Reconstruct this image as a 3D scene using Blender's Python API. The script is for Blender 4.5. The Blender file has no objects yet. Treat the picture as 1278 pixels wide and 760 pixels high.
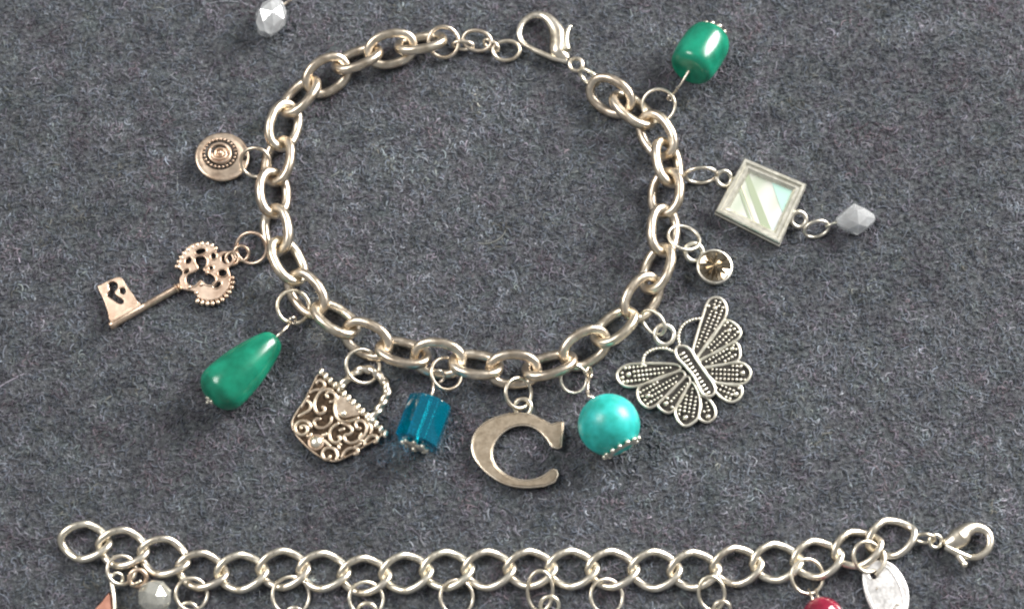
import bpy, math, random
import numpy as np
from mathutils import Matrix, Vector

random.seed(7)
rng = np.random.default_rng(11)
SC = bpy.context.scene
COL = SC.collection

# ---------------------------------------------------------------- camera, world, light, exposure
U = 0.00012                     # one working unit (about one photo pixel on the cloth) in metres
TILT = math.radians(20)         # camera leans back from straight down
DIST = 2700.0                   # camera distance in working units
cam_data = bpy.data.cameras.new('camera')
cam = bpy.data.objects.new('camera', cam_data); COL.objects.link(cam)
cam.location = (0, -DIST * math.sin(TILT) * U, DIST * math.cos(TILT) * U)
cam.rotation_euler = (TILT, 0, 0)
cam_data.sensor_fit = 'HORIZONTAL'; cam_data.sensor_width = 36
cam_data.lens = 36 * DIST / 1278.0
cam_data.dof.use_dof = True; cam_data.dof.focus_distance = DIST * U; cam_data.dof.aperture_fstop = 20
cam_data.clip_start = 0.01; cam_data.clip_end = 50
SC.camera = cam

world = bpy.data.worlds.new('World'); SC.world = world; world.use_nodes = True
bg = world.node_tree.nodes['Background']
bg.inputs[0].default_value = (0.97, 0.98, 1.0, 1); bg.inputs[1].default_value = 0.30

def area_light(name, direction, dist, size_x, size_y, watts, colour):
    ld = bpy.data.lights.new(name, 'AREA'); ld.shape = 'RECTANGLE'
    ld.size = size_x; ld.size_y = size_y; ld.energy = watts; ld.color = colour
    o = bpy.data.objects.new(name, ld); COL.objects.link(o)
    d = Vector(direction).normalized()
    o.location = d * dist
    o.rotation_euler = d.to_track_quat('Z', 'Y').to_euler()
    return o
area_light('window_light', (0.76, 0.52, 0.48), 0.75, 0.40, 0.36, 14.0, (1.0, 0.975, 0.94))
area_light('ceiling_light', (-0.57, 0.18, 0.80), 0.8, 0.36, 0.30, 4.5, (1.0, 0.97, 0.93))

SC.view_settings.view_transform = 'Standard'; SC.view_settings.look = 'None'
SC.view_settings.exposure = 0.0; SC.view_settings.gamma = 1.0
SC.view_settings.use_curve_mapping = False
SC.render.engine = 'CYCLES'
SC.cycles.max_bounces = 10; SC.cycles.transmission_bounces = 10; SC.cycles.glossy_bounces = 6
SC.cycles.caustics_reflective = True; SC.cycles.caustics_refractive = True
SC.cycles.blur_glossy = 0.3
SC.cycles.sample_clamp_indirect = 6
SC.cycles.filter_width = 2.2
SC.cycles.use_denoising = True

# ---------------------------------------------------------------- geometry helpers (working units)
CT, ST = math.cos(TILT), math.sin(TILT)
def P(px, py, h=0.0):
    """point of the place seen at photo pixel (px, py), h units above the cloth"""
    dx = (px - 639.0) / DIST; dy = (380.0 - py) / DIST
    d = np.array([dx, dy * CT + ST, dy * ST - CT])
    c = np.array([0.0, -DIST * ST, DIST * CT])
    t = (h - c[2]) / d[2]
    return c + d * t
class Crop:
    """reads points measured in an enlarged crop of the photograph"""
    def __init__(s, ox, oy, k): s.ox, s.oy, s.k = ox, oy, k
    def px(s, x, y): return (s.ox + x / s.k, s.oy + y / s.k)
    def P(s, x, y, h=0.0): return P(s.ox + x / s.k, s.oy + y / s.k, h)
    def path(s, pts, h=0.0): return np.array([s.P(x, y, h) for x, y in pts])

def catmull(pts, n=6, closed=False):
    pts = np.asarray(pts, float); m = len(pts); out = []
    segs = m if closed else m - 1
    for i in range(segs):
        if closed:
            p0, p1, p2, p3 = pts[(i-1) % m], pts[i], pts[(i+1) % m], pts[(i+2) % m]
        else:
            p0, p1, p2, p3 = pts[max(i-1, 0)], pts[i], pts[i+1], pts[min(i+2, m-1)]
        for j in range(n):
            t = j / n
            out.append(0.5*((2*p1)+(-p0+p2)*t+(2*p0-5*p1+4*p2-p3)*t*t+(-p0+3*p1-3*p2+p3)*t**3))
    if not closed: out.append(pts[-1])
    return np.array(out)
def norm(v):
    v = np.asarray(v, float); return v / max(np.linalg.norm(v), 1e-12)

class MB:
    """collects shapes; build() links them as ONE mesh object"""
    def __init__(s): s.v = []; s.f = []; s.n = 0
    def add(s, verts, faces):
        verts = np.asarray(verts, float).reshape(-1, 3)
        s.v.append(verts); s.f.extend([tuple(i + s.n for i in f) for f in faces]); s.n += len(verts)
        return s
    def tube(s, path, r, closed=False, n=10, squareness=0.0, twist=None, caps=True, flat=1.0, up=None):
        path = np.asarray(path, float); m = len(path)
        r = np.full(m, r, float) if np.isscalar(r) else np.asarray(r, float)
        if closed: tan = np.roll(path, -1, 0) - np.roll(path, 1, 0)
        else: tan = np.gradient(path, axis=0)
        tan /= np.maximum(np.linalg.norm(tan, axis=1, keepdims=True), 1e-9)
        ref = np.array([0, 0, 1.0]) if up is None else norm(up)
        if abs(tan[0] @ ref) > 0.9: ref = np.array([1.0, 0, 0])
        nrm = norm(ref - tan[0] * (ref @ tan[0])); frames = []
        for i in range(m):
            nrm = norm(nrm - tan[i] * (nrm @ tan[i])); frames.append(nrm.copy())
        frames = np.array(frames)
        if closed:                                   # spread the leftover rotation along the loop
            e = norm(frames[-1] - tan[0] * (frames[-1] @ tan[0]))
            ang = math.atan2(np.cross(e, frames[0]) @ tan[0], e @ frames[0])
            for i in range(m):
                a = ang * i / m; b = np.cross(tan[i], frames[i])
                frames[i] = frames[i]*math.cos(a) + b*math.sin(a)
        bi = np.cross(tan, frames)
        th = np.linspace(0, 2*math.pi, n, endpoint=False)
        q = 1.0 / (np.abs(np.cos(th))**(2+squareness*4) + np.abs(np.sin(th))**(2+squareness*4))**(1/(2+squareness*4))
        arc = np.concatenate([[0], np.cumsum(np.linalg.norm(np.diff(path, axis=0), axis=1))])
        vs = np.zeros((m, n, 3))
        for i in range(m):
            rr = r[i] * q
            if twist: rr = rr * (1 + twist[1] * np.cos(2*th - 2*math.pi*arc[i]/twist[0]))
            vs[i] = path[i] + np.outer(np.cos(th)*rr*flat, frames[i]) + np.outer(np.sin(th)*rr, bi[i])
        fs = []
        for i in range(m if closed else m-1):
            a = i*n; b = ((i+1) % m)*n
            for j in range(n):
                k = (j+1) % n; fs.append((a+j, a+k, b+k, b+j))
        if not closed and caps:
            fs.append(tuple(range(n))[::-1]); fs.append(tuple((m-1)*n + j for j in range(n)))
        return s.add(vs, fs)
    def ring(s, c, r, wire, axis=0.0, tilt=0.0, n=36, k=9, ry=None, gap=0.0):
        """wire ring: tilted by tilt degrees about the horizontal direction axis (degrees)"""
        a = math.radians(axis); t = math.radians(tilt)
        u = np.array([math.cos(a), math.sin(a), 0.0])
        v = np.array([-math.sin(a)*math.cos(t), math.cos(a)*math.cos(t), math.sin(t)])
        ry = r if ry is None else ry
        if gap:
            th = np.linspace(gap, 2*math.pi - gap, n)
        else: th = np.linspace(0, 2*math.pi, n, endpoint=False)
        p = np.asarray(c) + np.outer(np.cos(th)*r, u) + np.outer(np.sin(th)*ry, v)
        return s.tube(p, wire, closed=not gap, n=k)
    def ball(s, c, r, seg=8, rings=6, squash=1.0):
        vs = [np.array([0, 0, r*squash])]
        for i in range(1, rings):
            ph = math.pi*i/rings
            for j in range(seg):
                th = 2*math.pi*j/seg
                vs.append(np.array([r*math.sin(ph)*math.cos(th), r*math.sin(ph)*math.sin(th), r*math.cos(ph)*squash]))
        vs.append(np.array([0, 0, -r*squash])); fs = []
        for j in range(seg):
            fs.append((0, 1+j, 1+(j+1) % seg))
            for i in range(rings-2):
                a = 1+i*seg; b = a+seg; fs.append((a+j, b+j, b+(j+1) % seg, a+(j+1) % seg))
            a = 1+(rings-2)*seg; fs.append((a+j, len(vs)-1, a+(j+1) % seg))
        return s.add(np.array(vs)+np.asarray(c), fs)
    def lathe(s, origin, axis, prof, n=32, phase=0.0):
        """prof = [(distance along axis, radius)]"""
        ax = norm(axis); ref = np.array([0, 0, 1.0]) if abs(ax[2]) < 0.9 else np.array([1.0, 0, 0])
        e1 = norm(np.cross(ax, ref)); e2 = np.cross(ax, e1)
        th = np.linspace(0, 2*math.pi, n, endpoint=False) + phase
        ringv = np.outer(np.cos(th), e1) + np.outer(np.sin(th), e2)
        vs = []; fs = []
        for (t, r) in prof: vs.append(np.asarray(origin) + ax*t + ringv*r)
        m = len(prof)
        for i in range(m-1):
            for j in range(n):
                k = (j+1) % n; fs.append((i*n+j, i*n+k, (i+1)*n+k, (i+1)*n+j))
        fs.append(tuple(range(n))[::-1]); fs.append(tuple((m-1)*n+j for j in range(n)))
        return s.add(np.concatenate(vs), fs)
    def plate(s, polys, z0, z1, bevel=1.0, res=2):
        """flat piece with holes, rounded edges: polys = outlines in the horizontal plane"""
        cu = bpy.data.curves.new('outline', 'CURVE'); cu.dimensions = '2D'; cu.fill_mode = 'BOTH'
        bevel = min(bevel, (z1-z0)/2*0.98)
        cu.extrude = (z1-z0)/2 - bevel; cu.bevel_depth = bevel; cu.bevel_resolution = res; cu.offset = -bevel
        for p in polys:
            p = np.asarray(p); sp = cu.splines.new('POLY'); sp.points.add(len(p)-1)
            for q, pt in zip(sp.points, p): q.co = (pt[0], pt[1], 0, 1)
            sp.use_cyclic_u = True
        o = bpy.data.objects.new('outline', cu); COL.objects.link(o)
        dg = bpy.context.evaluated_depsgraph_get()
        me = bpy.data.meshes.new_from_object(o.evaluated_get(dg))
        v = np.zeros(len(me.vertices)*3); me.vertices.foreach_get('co', v); v = v.reshape(-1, 3)
        v[:, 2] += (z0+z1)/2
        f = [tuple(p.vertices) for p in me.polygons]
        bpy.data.objects.remove(o); bpy.data.curves.remove(cu); bpy.data.meshes.remove(me)
        return s.add(v, f)
    def mesh(s, name, mat, origin=(0, 0, 0), smooth=40):
        v = (np.concatenate(s.v) - np.asarray(origin)) * U
        me = bpy.data.meshes.new(name); me.from_pydata(v.tolist(), [], s.f); me.update()
        me.materials.append(mat)
        if smooth is not None:
            me.polygons.foreach_set('use_smooth', [True]*len(me.polygons))
            if smooth < 180: me.set_sharp_from_angle(angle=math.radians(smooth))
        return me
    def build(s, name, mat, parent=None, smooth=40):
        root = parent
        while root is not None and root.parent is not None: root = root.parent
        org = np.array(root.location)/U if root is not None else np.zeros(3)
        o = bpy.data.objects.new(name, s.mesh(name, mat, org, smooth)); COL.objects.link(o)
        if parent is not None: o.parent = parent
        return o

def cut_stone(origin, axis, prof, n):
    """faceted bead: rows of triangular facets, each row turned by half a facet"""
    ax = norm(axis); ref = np.array([0, 0, 1.0]) if abs(ax[2]) < 0.9 else np.array([1.0, 0, 0])
    e1 = norm(np.cross(ax, ref)); e2 = np.cross(ax, e1); vs = []; fs = []
    for i, (t, r) in enumerate(prof):
        for j in range(n):
            a = 2*math.pi*(j + 0.5*(i % 2))/n
            vs.append(np.asarray(origin) + ax*t + (e1*math.cos(a)+e2*math.sin(a))*r)
    for i in range(len(prof)-1):
        for j in range(n):
            k = (j+1) % n; A, B = i*n, (i+1)*n
            if i % 2 == 0: fs += [(A+j, A+k, B+j), (A+k, B+k, B+j)]
            else: fs += [(A+j, B+k, B+j), (A+j, A+k, B+k)]
    fs.append(tuple(range(n))[::-1]); fs.append(tuple((len(prof)-1)*n+j for j in range(n)))
    return MB().add(vs, fs)
def thing(name, base, label, cat, group=None):
    o = bpy.data.objects.new(name, None); COL.objects.link(o)
    o.empty_display_size = 0.002; o.location = tuple(np.asarray(base)*U)
    o['label'] = label; o['category'] = cat
    if group: o['group'] = group
    return o
def inside(pt, poly):
    x, y = pt[0], pt[1]; c = False; n = len(poly)
    for i in range(n):
        x1, y1 = poly[i][:2]; x2, y2 = poly[(i+1) % n][:2]
        if (y1 > y) != (y2 > y) and x < (x2-x1)*(y-y1)/(y2-y1)+x1: c = not c
    return c
def edge_dist(pt, poly):
    a = np.asarray(poly)[:, :2]; b = np.roll(a, -1, 0); p = np.asarray(pt)[:2]
    ab = b-a; t = np.clip(((p-a)*ab).sum(1)/np.maximum((ab*ab).sum(1), 1e-9), 0, 1)
    return np.linalg.norm(a+ab*t[:, None]-p, axis=1).min()
def circ(c, rx, ry=None, rot=0.0, n=18):
    ry = rx if ry is None else ry; th = np.linspace(0, 2*math.pi, n, endpoint=False); a = math.radians(rot)
    x = np.cos(th)*rx; y = np.sin(th)*ry
    return np.stack([c[0]+x*math.cos(a)-y*math.sin(a), c[1]+x*math.sin(a)+y*math.cos(a), np.full(n, c[2] if len(c) > 2 else 0)], 1)

# ---------------------------------------------------------------- materials
def new_mat(name):
    m = bpy.data.materials.new(name); m.use_nodes = True
    nt = m.node_tree; b = nt.nodes['Principled BSDF']
    return m, nt, b
def noise(nt, scale, detail=3, rough=0.55, coord='Object'):
    tc = nt.nodes.new('ShaderNodeTexCoord'); n = nt.nodes.new('ShaderNodeTexNoise')
    n.inputs['Scale'].default_value = scale; n.inputs['Detail'].default_value = detail; n.inputs['Roughness'].default_value = rough
    nt.links.new(tc.outputs[coord], n.inputs['Vector']); return n
def ramp(nt, src, stops):
    r = nt.nodes.new('ShaderNodeValToRGB'); e = r.color_ramp.elements
    while len(e) < len(stops): e.new(0.5)
    for el, (p, c) in zip(e, stops): el.position = p; el.color = (*c, 1) if len(c) == 3 else c
    nt.links.new(src, r.inputs[0]); return r
def metal(name, light, dark, rough=0.28, bump=0.07, scale=420):
    m, nt, b = new_mat(name); b.inputs['Metallic'].default_value = 1.0
    n = noise(nt, scale, 4); r = ramp(nt, n.outputs['Fac'], [(0.32, dark), (0.60, light)])
    oi = nt.nodes.new('ShaderNodeObjectInfo')
    rv = ramp(nt, oi.outputs['Random'], [(0.0, (0.80, 0.77, 0.76)), (0.5, (0.94, 0.92, 0.92)), (1.0, (1.0, 1.0, 0.98))])
    mv = nt.nodes.new('ShaderNodeMix'); mv.data_type = 'RGBA'; mv.blend_type = 'MULTIPLY'; mv.inputs[0].default_value = 1
    nt.links.new(r.outputs[0], mv.inputs[6]); nt.links.new(rv.outputs[0], mv.inputs[7])
    nt.links.new(mv.outputs[2], b.inputs['Base Color'])
    n2 = noise(nt, scale*4, 3)
    mr = nt.nodes.new('ShaderNodeMapRange'); mr.inputs[3].default_value = rough*0.75; mr.inputs[4].default_value = rough*1.5
    nt.links.new(n2.outputs['Fac'], mr.inputs[0]); nt.links.new(mr.outputs[0], b.inputs['Roughness'])
    bp = nt.nodes.new('ShaderNodeBump'); bp.inputs['Strength'].default_value = bump; bp.inputs['Distance'].default_value = 0.00006
    nt.links.new(n.outputs['Fac'], bp.inputs['Height']); nt.links.new(bp.outputs[0], b.inputs['Normal'])
    return m
M = {}
M['chain'] = metal('pale_gold_metal', (0.92, 0.84, 0.70), (0.60, 0.51, 0.39), 0.30, 0.16)
M['chain2'] = metal('pale_silver_metal', (0.97, 0.92, 0.79), (0.76, 0.69, 0.54), 0.29, 0.12)
M['rose'] = metal('rose_gold_metal', (0.84, 0.68, 0.54), (0.58, 0.42, 0.31), 0.32, 0.12)
M['silver'] = metal('cool_silver_metal', (0.90, 0.88, 0.78), (0.66, 0.64, 0.54), 0.33, 0.12)
M['pewter'] = metal('bronzed_pewter', (0.50, 0.43, 0.33), (0.36, 0.30, 0.22), 0.40, 0.3, 900)
M['antique'] = metal('antique_silver', (0.70, 0.60, 0.48), (0.44, 0.35, 0.26), 0.34, 0.2, 700)
M['wire'] = metal('bright_wire', (0.84, 0.78, 0.67), (0.66, 0.58, 0.46), 0.25, 0.05)
M['white_silver'] = metal('polished_white_silver', (0.93, 0.93, 0.92), (0.62, 0.62, 0.61), 0.40, 0.8, 500)
def oxide(name, c1, c2, met):
    m, nt, b = new_mat(name); n = noise(nt, 1500, 4)
    r = ramp(nt, n.outputs['Fac'], [(0.35, c1), (0.68, c2)])
    nt.links.new(r.outputs[0], b.inputs['Base Color']); b.inputs['Roughness'].default_value = 0.5; b.inputs['Metallic'].default_value = met
    return m
M['oxide'] = oxide('blackened_silver', (0.010, 0.009, 0.008), (0.055, 0.048, 0.04), 0.3)
M['bag_oxide'] = oxide('brown_tarnish', (0.020, 0.013, 0.008), (0.085, 0.055, 0.034), 0.3)
M['bag_oxide'].node_tree.nodes['Principled BSDF'].inputs['Specular IOR Level'].default_value = 0.15

def gem(name, c1, c2, scale=300, rough=0.12, sss=0.15, coat=0.6):
    m, nt, b = new_mat(name)
    n = noise(nt, scale, 4); r = ramp(nt, n.outputs['Fac'], [(0.35, c1), (0.65, c2)])
    nt.links.new(r.outputs[0], b.inputs['Base Color'])
    b.inputs['Roughness'].default_value = rough
    b.inputs['Subsurface Weight'].default_value = sss; b.inputs['Subsurface Radius'].default_value = (0.3, 1.0, 0.8)
    b.inputs['Subsurface Scale'].default_value = 0.0012
    b.inputs['Coat Weight'].default_value = coat; b.inputs['Coat Roughness'].default_value = 0.06
    return m
M['jade'] = gem('green_jade', (0.002, 0.125, 0.072), (0.009, 0.27, 0.162), 230, 0.24, 0.35, 0.15)
M['turquoise'] = gem('turquoise_stone', (0.012, 0.30, 0.25), (0.035, 0.56, 0.53), 330, 0.38, 0.1, 0.12)
M['red'] = gem('red_bead', (0.17, 0.006, 0.022), (0.30, 0.016, 0.05), 500)
M['copper'] = metal('copper_metal', (0.46, 0.24, 0.18), (0.28, 0.13, 0.09), 0.36)

def glass(name, colour, ior=1.55, rough=0.02, trans=1.0):
    m, nt, b = new_mat(name)
    b.inputs['Base Color'].default_value = (*colour, 1); b.inputs['Roughness'].default_value = rough
    b.inputs['IOR'].default_value = ior; b.inputs['Transmission Weight'].default_value = trans
    return m
M['crystal'] = glass('clear_crystal', (0.97, 0.99, 1.0), 1.7, 0.0, 0.62)
M['smoky'] = glass('smoky_crystal', (0.80, 0.80, 0.73), 1.7, 0.0, 0.62)
M['blue'] = glass('blue_glass', (0.0, 0.46, 0.72), 1.52, 0.02, 0.85)
for k_, w_ in (('crystal', 0.25), ('smoky', 0.30)):
    M[k_].node_tree.nodes['Principled BSDF'].inputs['Metallic'].default_value = w_
M['clear'] = glass('clear_glass', (1, 1, 1), 1.45, 0.0, 1.0)
M['foil'] = metal('stone_foil', (0.50, 0.44, 0.33), (0.30, 0.25, 0.18), 0.16, 0.0)

def pearl():
    m, nt, b = new_mat('pearl_toned_streaks')
    tc = nt.nodes.new('ShaderNodeTexCoord'); mp = nt.nodes.new('ShaderNodeMapping')
    mp.inputs['Rotation'].default_value = (0, 0, math.radians(35)); nt.links.new(tc.outputs['Object'], mp.inputs[0])
    w = nt.nodes.new('ShaderNodeTexNoise'); w.inputs['Scale'].default_value = 260; w.inputs['Detail'].default_value = 1
    sx = nt.nodes.new('ShaderNodeMapping'); sx.inputs['Scale'].default_value = (1.0, 0.22, 1); nt.links.new(mp.outputs[0], sx.inputs[0])
    nt.links.new(sx.outputs[0], w.inputs['Vector'])
    r = ramp(nt, w.outputs['Fac'], [(0.30, (0.40, 0.46, 0.36)), (0.45, (0.56, 0.57, 0.52)), (0.55, (0.66, 0.64, 0.66)), (0.68, (0.34, 0.52, 0.47))])  # soft grey, white and green streaks stretched one way across the pane
    nt.links.new(r.outputs[0], b.inputs['Base Color'])
    b.inputs['Roughness'].default_value = 0.18; b.inputs['Coat Weight'].default_value = 1.0; b.inputs['Coat Roughness'].default_value = 0.03
    return m
M['pearl'] = pearl()
def plain(name, c, rough=0.3):
    m, nt, b = new_mat(name); b.inputs['Base Color'].default_value = (*c, 1); b.inputs['Roughness'].default_value = rough
    b.inputs['Coat Weight'].default_value = 0.8; return m
M['pane_green'] = plain('green_pane_tone', (0.33, 0.38, 0.27), 0.2)  # even tones for the strips and corner of the pane
M['pane_teal'] = plain('teal_pane_tone', (0.40, 0.60, 0.53), 0.2)
M['pane_cream'] = plain('cream_pane_tone', (0.70, 0.68, 0.50), 0.2)

def felt_mat():
    m, nt, b = new_mat('grey_wool_felt')
    n1 = noise(nt, 1500, 5, 0.7); n2 = noise(nt, 220, 3, 0.6); n3 = noise(nt, 5200, 2, 0.6)
    r1 = ramp(nt, n1.outputs['Fac'], [(0.30, (0.028, 0.03, 0.033)), (0.52, (0.085, 0.09, 0.098)), (0.72, (0.19, 0.20, 0.21))])
    r2 = ramp(nt, n2.outputs['Fac'], [(0.32, (0.92, 0.88, 0.92)), (0.5, (1, 1, 1)), (0.68, (0.92, 1.0, 0.98))])
    mx = nt.nodes.new('ShaderNodeMix'); mx.data_type = 'RGBA'; mx.blend_type = 'MULTIPLY'; mx.inputs[0].default_value = 1
    nt.links.new(r1.outputs[0], mx.inputs[6]); nt.links.new(r2.outputs[0], mx.inputs[7])
    nt.links.new(mx.outputs[2], b.inputs['Base Color'])
    b.inputs['Roughness'].default_value = 1.0; b.inputs['Specular IOR Level'].default_value = 0.1
    ad = nt.nodes.new('ShaderNodeMath'); ad.operation = 'ADD'
    nt.links.new(n1.outputs['Fac'], ad.inputs[0]); nt.links.new(n3.outputs['Fac'], ad.inputs[1])
    bp = nt.nodes.new('ShaderNodeBump'); bp.inputs['Strength'].default_value = 0.8; bp.inputs['Distance'].default_value = 0.0003
    nt.links.new(ad.outputs[0], bp.inputs['Height']); nt.links.new(bp.outputs[0], b.inputs['Normal'])
    return m
def fibre_mat():
    m, nt, b = new_mat('felt_fibre')
    at = nt.nodes.new('ShaderNodeAttribute'); at.attribute_name = 'tone'
    r = ramp(nt, at.outputs['Fac'], [(0.0, (0.018, 0.018, 0.021)), (0.4, (0.072, 0.0735, 0.084)), (0.75, (0.190, 0.193, 0.213)), (1.0, (0.47, 0.475, 0.505))])
    a2 = nt.nodes.new('ShaderNodeAttribute'); a2.attribute_name = 'tint'
    r2 = ramp(nt, a2.outputs['Fac'], [(0.15, (1.04, 0.84, 0.86)), (0.30, (1.0, 0.93, 1.05)), (0.45, (0.98, 1.0, 1.0)), (0.62, (0.86, 0.96, 1.08)), (0.75, (0.86, 1.0, 0.94)), (0.9, (1.0, 0.96, 0.78))])
    mx = nt.nodes.new('ShaderNodeMix'); mx.data_type = 'RGBA'; mx.blend_type = 'MULTIPLY'; mx.inputs[0].default_value = 1
    nt.links.new(r.outputs[0], mx.inputs[6]); nt.links.new(r2.outputs[0], mx.inputs[7])
    nt.links.new(mx.outputs[2], b.inputs['Base Color'])
    b.inputs['Roughness'].default_value = 0.9; b.inputs['Specular IOR Level'].default_value = 0.15
    return m

# ---------------------------------------------------------------- the felt
def make_felt():
    mb = MB(); s = 3500
    mb.add([(-s, -s, 0), (s, -s, 0), (s, s, 0), (-s, s, 0)], [(0, 1, 2, 3)])
    o = mb.build('felt_cloth', felt_mat(), smooth=None); o['kind'] = 'structure'
    o['label'] = 'blue-grey wool felt cloth under all the jewellery'
    n = 330000; k = 4
    hc = bpy.data.hair_curves.new('felt_fibres'); hc.add_curves([k]*n)
    x0 = rng.uniform(-1150, 1150, n); y0 = rng.uniform(-760, 860, n)
    L = rng.gamma(3.0, 1.9, n).clip(3, 18); a = rng.uniform(0, 2*math.pi, n); bend = rng.normal(0, 1.8, n)
    L[:160] = rng.uniform(22, 60, 160)               # a few long loose hairs
    pos = np.zeros((n, k, 3)); t = np.linspace(0, 1, k)
    lift = rng.uniform(0.1, 2.3, n)
    x, y = x0.copy(), y0.copy(); ang = a.copy()
    for i in range(k):
        pos[:, i, 0] = x; pos[:, i, 1] = y
        pos[:, i, 2] = -0.4 + lift*np.sin(math.pi*(0.1+0.8*t[i]))
        x = x + np.cos(ang)*L/(k-1); y = y + np.sin(ang)*L/(k-1); ang = ang + bend/(k-1)
    hc.attributes['position'].data.foreach_set('vector', (pos*U).astype(np.float32).ravel())
    rad = np.repeat(rng.uniform(0.38, 0.95, n), k)*U
    ra = hc.attributes.get('radius') or hc.attributes.new('radius', 'FLOAT', 'POINT')
    ra.data.foreach_set('value', rad.astype(np.float32))
    def cells(size, seed):                           # smooth random field: tufts that lie together share a shade
        r2 = np.random.default_rng(seed); nx = int(2400/size)+3; ny = int(1700/size)+3
        g = r2.uniform(0, 1, (nx, ny)); fx = (x0+1180)/size; fy = (y0+800)/size
        ix = fx.astype(int); iy = fy.astype(int); u = fx-ix; v = fy-iy; u = u*u*(3-2*u); v = v*v*(3-2*v)
        return (g[ix, iy]*(1-u)+g[ix+1, iy]*u)*(1-v)+(g[ix, iy+1]*(1-u)+g[ix+1, iy+1]*u)*v
    tone = np.clip(0.36*rng.beta(1.6, 1.9, n) + 0.38*cells(5.5, 3) + 0.24*cells(15, 4) + 0.18*cells(42, 5) + 0.12*cells(170, 8) - 0.12, 0, 1)
    tone[:160] = rng.uniform(0.6, 0.85, 160)
    tint = np.clip(0.35*rng.uniform(0, 1, n) + 0.45*cells(16, 6) + 0.30*cells(45, 7) - 0.05, 0, 1)
    hc.attributes.new('tone', 'FLOAT', 'CURVE').data.foreach_set('value', tone.astype(np.float32))
    hc.attributes.new('tint', 'FLOAT', 'CURVE').data.foreach_set('value', tint.astype(np.float32))
    hc.materials.append(fibre_mat())
    f = bpy.data.objects.new('felt_fibres', hc); COL.objects.link(f); f.parent = o; f['kind'] = 'stuff'
make_felt()

# ---------------------------------------------------------------- chain pieces
def oval_path(a, b, e=2.0, n=44, twist=0.0):
    th = np.linspace(0, 2*math.pi, n, endpoint=False); c, s = np.cos(th), np.sin(th)
    x = a*np.sign(c)*np.abs(c)**(2/e); y = b*np.sign(s)*np.abs(s)**(2/e)
    z = -twist*np.sin(2*th)
    return np.stack([x, y, z], 1)
def place(name, me, parent, centre, d, w):
    """put a shared mesh: local x along d, local y along w"""
    d = norm(d); w = norm(np.asarray(w) - d*(np.asarray(w) @ d)); nrm = np.cross(d, w)
    o = bpy.data.objects.new(name, me); COL.objects.link(o); o.parent = parent
    org = np.array(parent.location)/U; c = (np.asarray(centre)-org)*U
    o.matrix_local = Matrix(((d[0], w[0], nrm[0], c[0]), (d[1], w[1], nrm[1], c[1]), (d[2], w[2], nrm[2], c[2]), (0, 0, 0, 1)))
    return o

# ---- upper bracelet
UP = [(525,54),(488,61),(446,74),(408,94),(374,121),(354,157),(347,201),(341,241),(345,287),(359,326),(383,367),
      (419,398),(458,423),(503,440),(547,447),(594,455),(641,461),(686,456),(730,434),(767,408),(801,371),(820,335),
      (828,288),(831,241),(833,203),(820,169),(790,137),(762,120)]
CB = P(585, 270)
bracelet = thing('chain_bracelet', CB, 'chunky pale gold oval-link chain bracelet laid in a large ring on felt', 'bracelet')
link_meshes = []
for v in range(4):
    p = oval_path(29.5 + random.uniform(-0.8, 0.8), 20.2 + random.uniform(-0.8, 0.8), 2.25)
    p += rng.normal(0, 0.12, p.shape)
    link_meshes.append(MB().tube(p, 5.85, closed=True, n=16, squareness=0.12, up=(0, 0, 1)).mesh('link', M['chain'], smooth=180))
pts = np.array([P(x, y, 19) for x, y in UP])
for i, c in enumerate(pts):
    d = pts[min(i+1, len(pts)-1)] - pts[max(i-1, 0)]; d = norm([d[0], d[1], 0])
    right = np.array([d[1], -d[0], 0])
    phi = math.radians((37 if i % 2 else -37) + random.uniform(-4, 4))
    w = right*math.cos(phi) + np.array([0, 0, math.sin(phi)])
    o = place('link', link_meshes[i % 4], bracelet, c + np.array([0, 0, random.uniform(-1, 1)]), d, w)
# extension rings at the open end
for (x, y, h, r, ry, ax, tl, wr) in [(553.5, 53, 15, 19.5, 20, 20, 24, 2.6), (578, 57, 10, 13, 6, -4, 55, 2.3), (595.5, 51, 13, 18.5, 13, -14, 22, 2.5),
                                 (613, 57, 9, 11, 6, -35, 50, 2.3), (632, 63.5, 8, 17.5, 13, 6, 12, 2.5)]:
    MB().ring(P(x, y, h), r, wr, ax, tl, ry=ry).build('extension_ring', M['chain'], bracelet, 180)
K2 = Crop(500, 0, 4.75)
cp = K2.path([(745,272),(712,236),(702,190),(724,137),(772,98),(828,92),(880,118),(928,190),(938,250),(938,308),(990,352)], 10)
cr = np.interp(np.linspace(0, 10, 61), range(11), [3.0,3.4,3.7,4.0,4.4,5.2,7.0,10.2,11.6,11.5,4.6])
clasp = MB().tube(catmull(cp, 6), cr, n=18, flat=0.85).build('lobster_clasp', M['chain2'], bracelet, 60)
lv = MB().tube(catmull(K2.path([(1004,160),(985,195),(978,250),(985,300)], 16), 5), np.linspace(2.4, 6.0, 16), n=10)
lv.ball(K2.P(1004, 162, 16), 3.2); lv.build('lever', M['chain2'], clasp, 60)
MB().tube(K2.path([(745,272),(800,303),(900,345),(985,368)], 10), [2.8, 3.4, 3.8, 3.4], n=10).build('gate', M['chain2'], clasp, 60)
MB().ring(K2.P(1040, 385, 10), 8.5, 2.6, 0, 8).build('swivel_ring', M['chain2'], clasp, 180)
MB().ring(P(735, 97, 12), 14.5, 2.6, -40, 62, ry=9).build('connecting_ring', M['chain2'], bracelet, 180)

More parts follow.
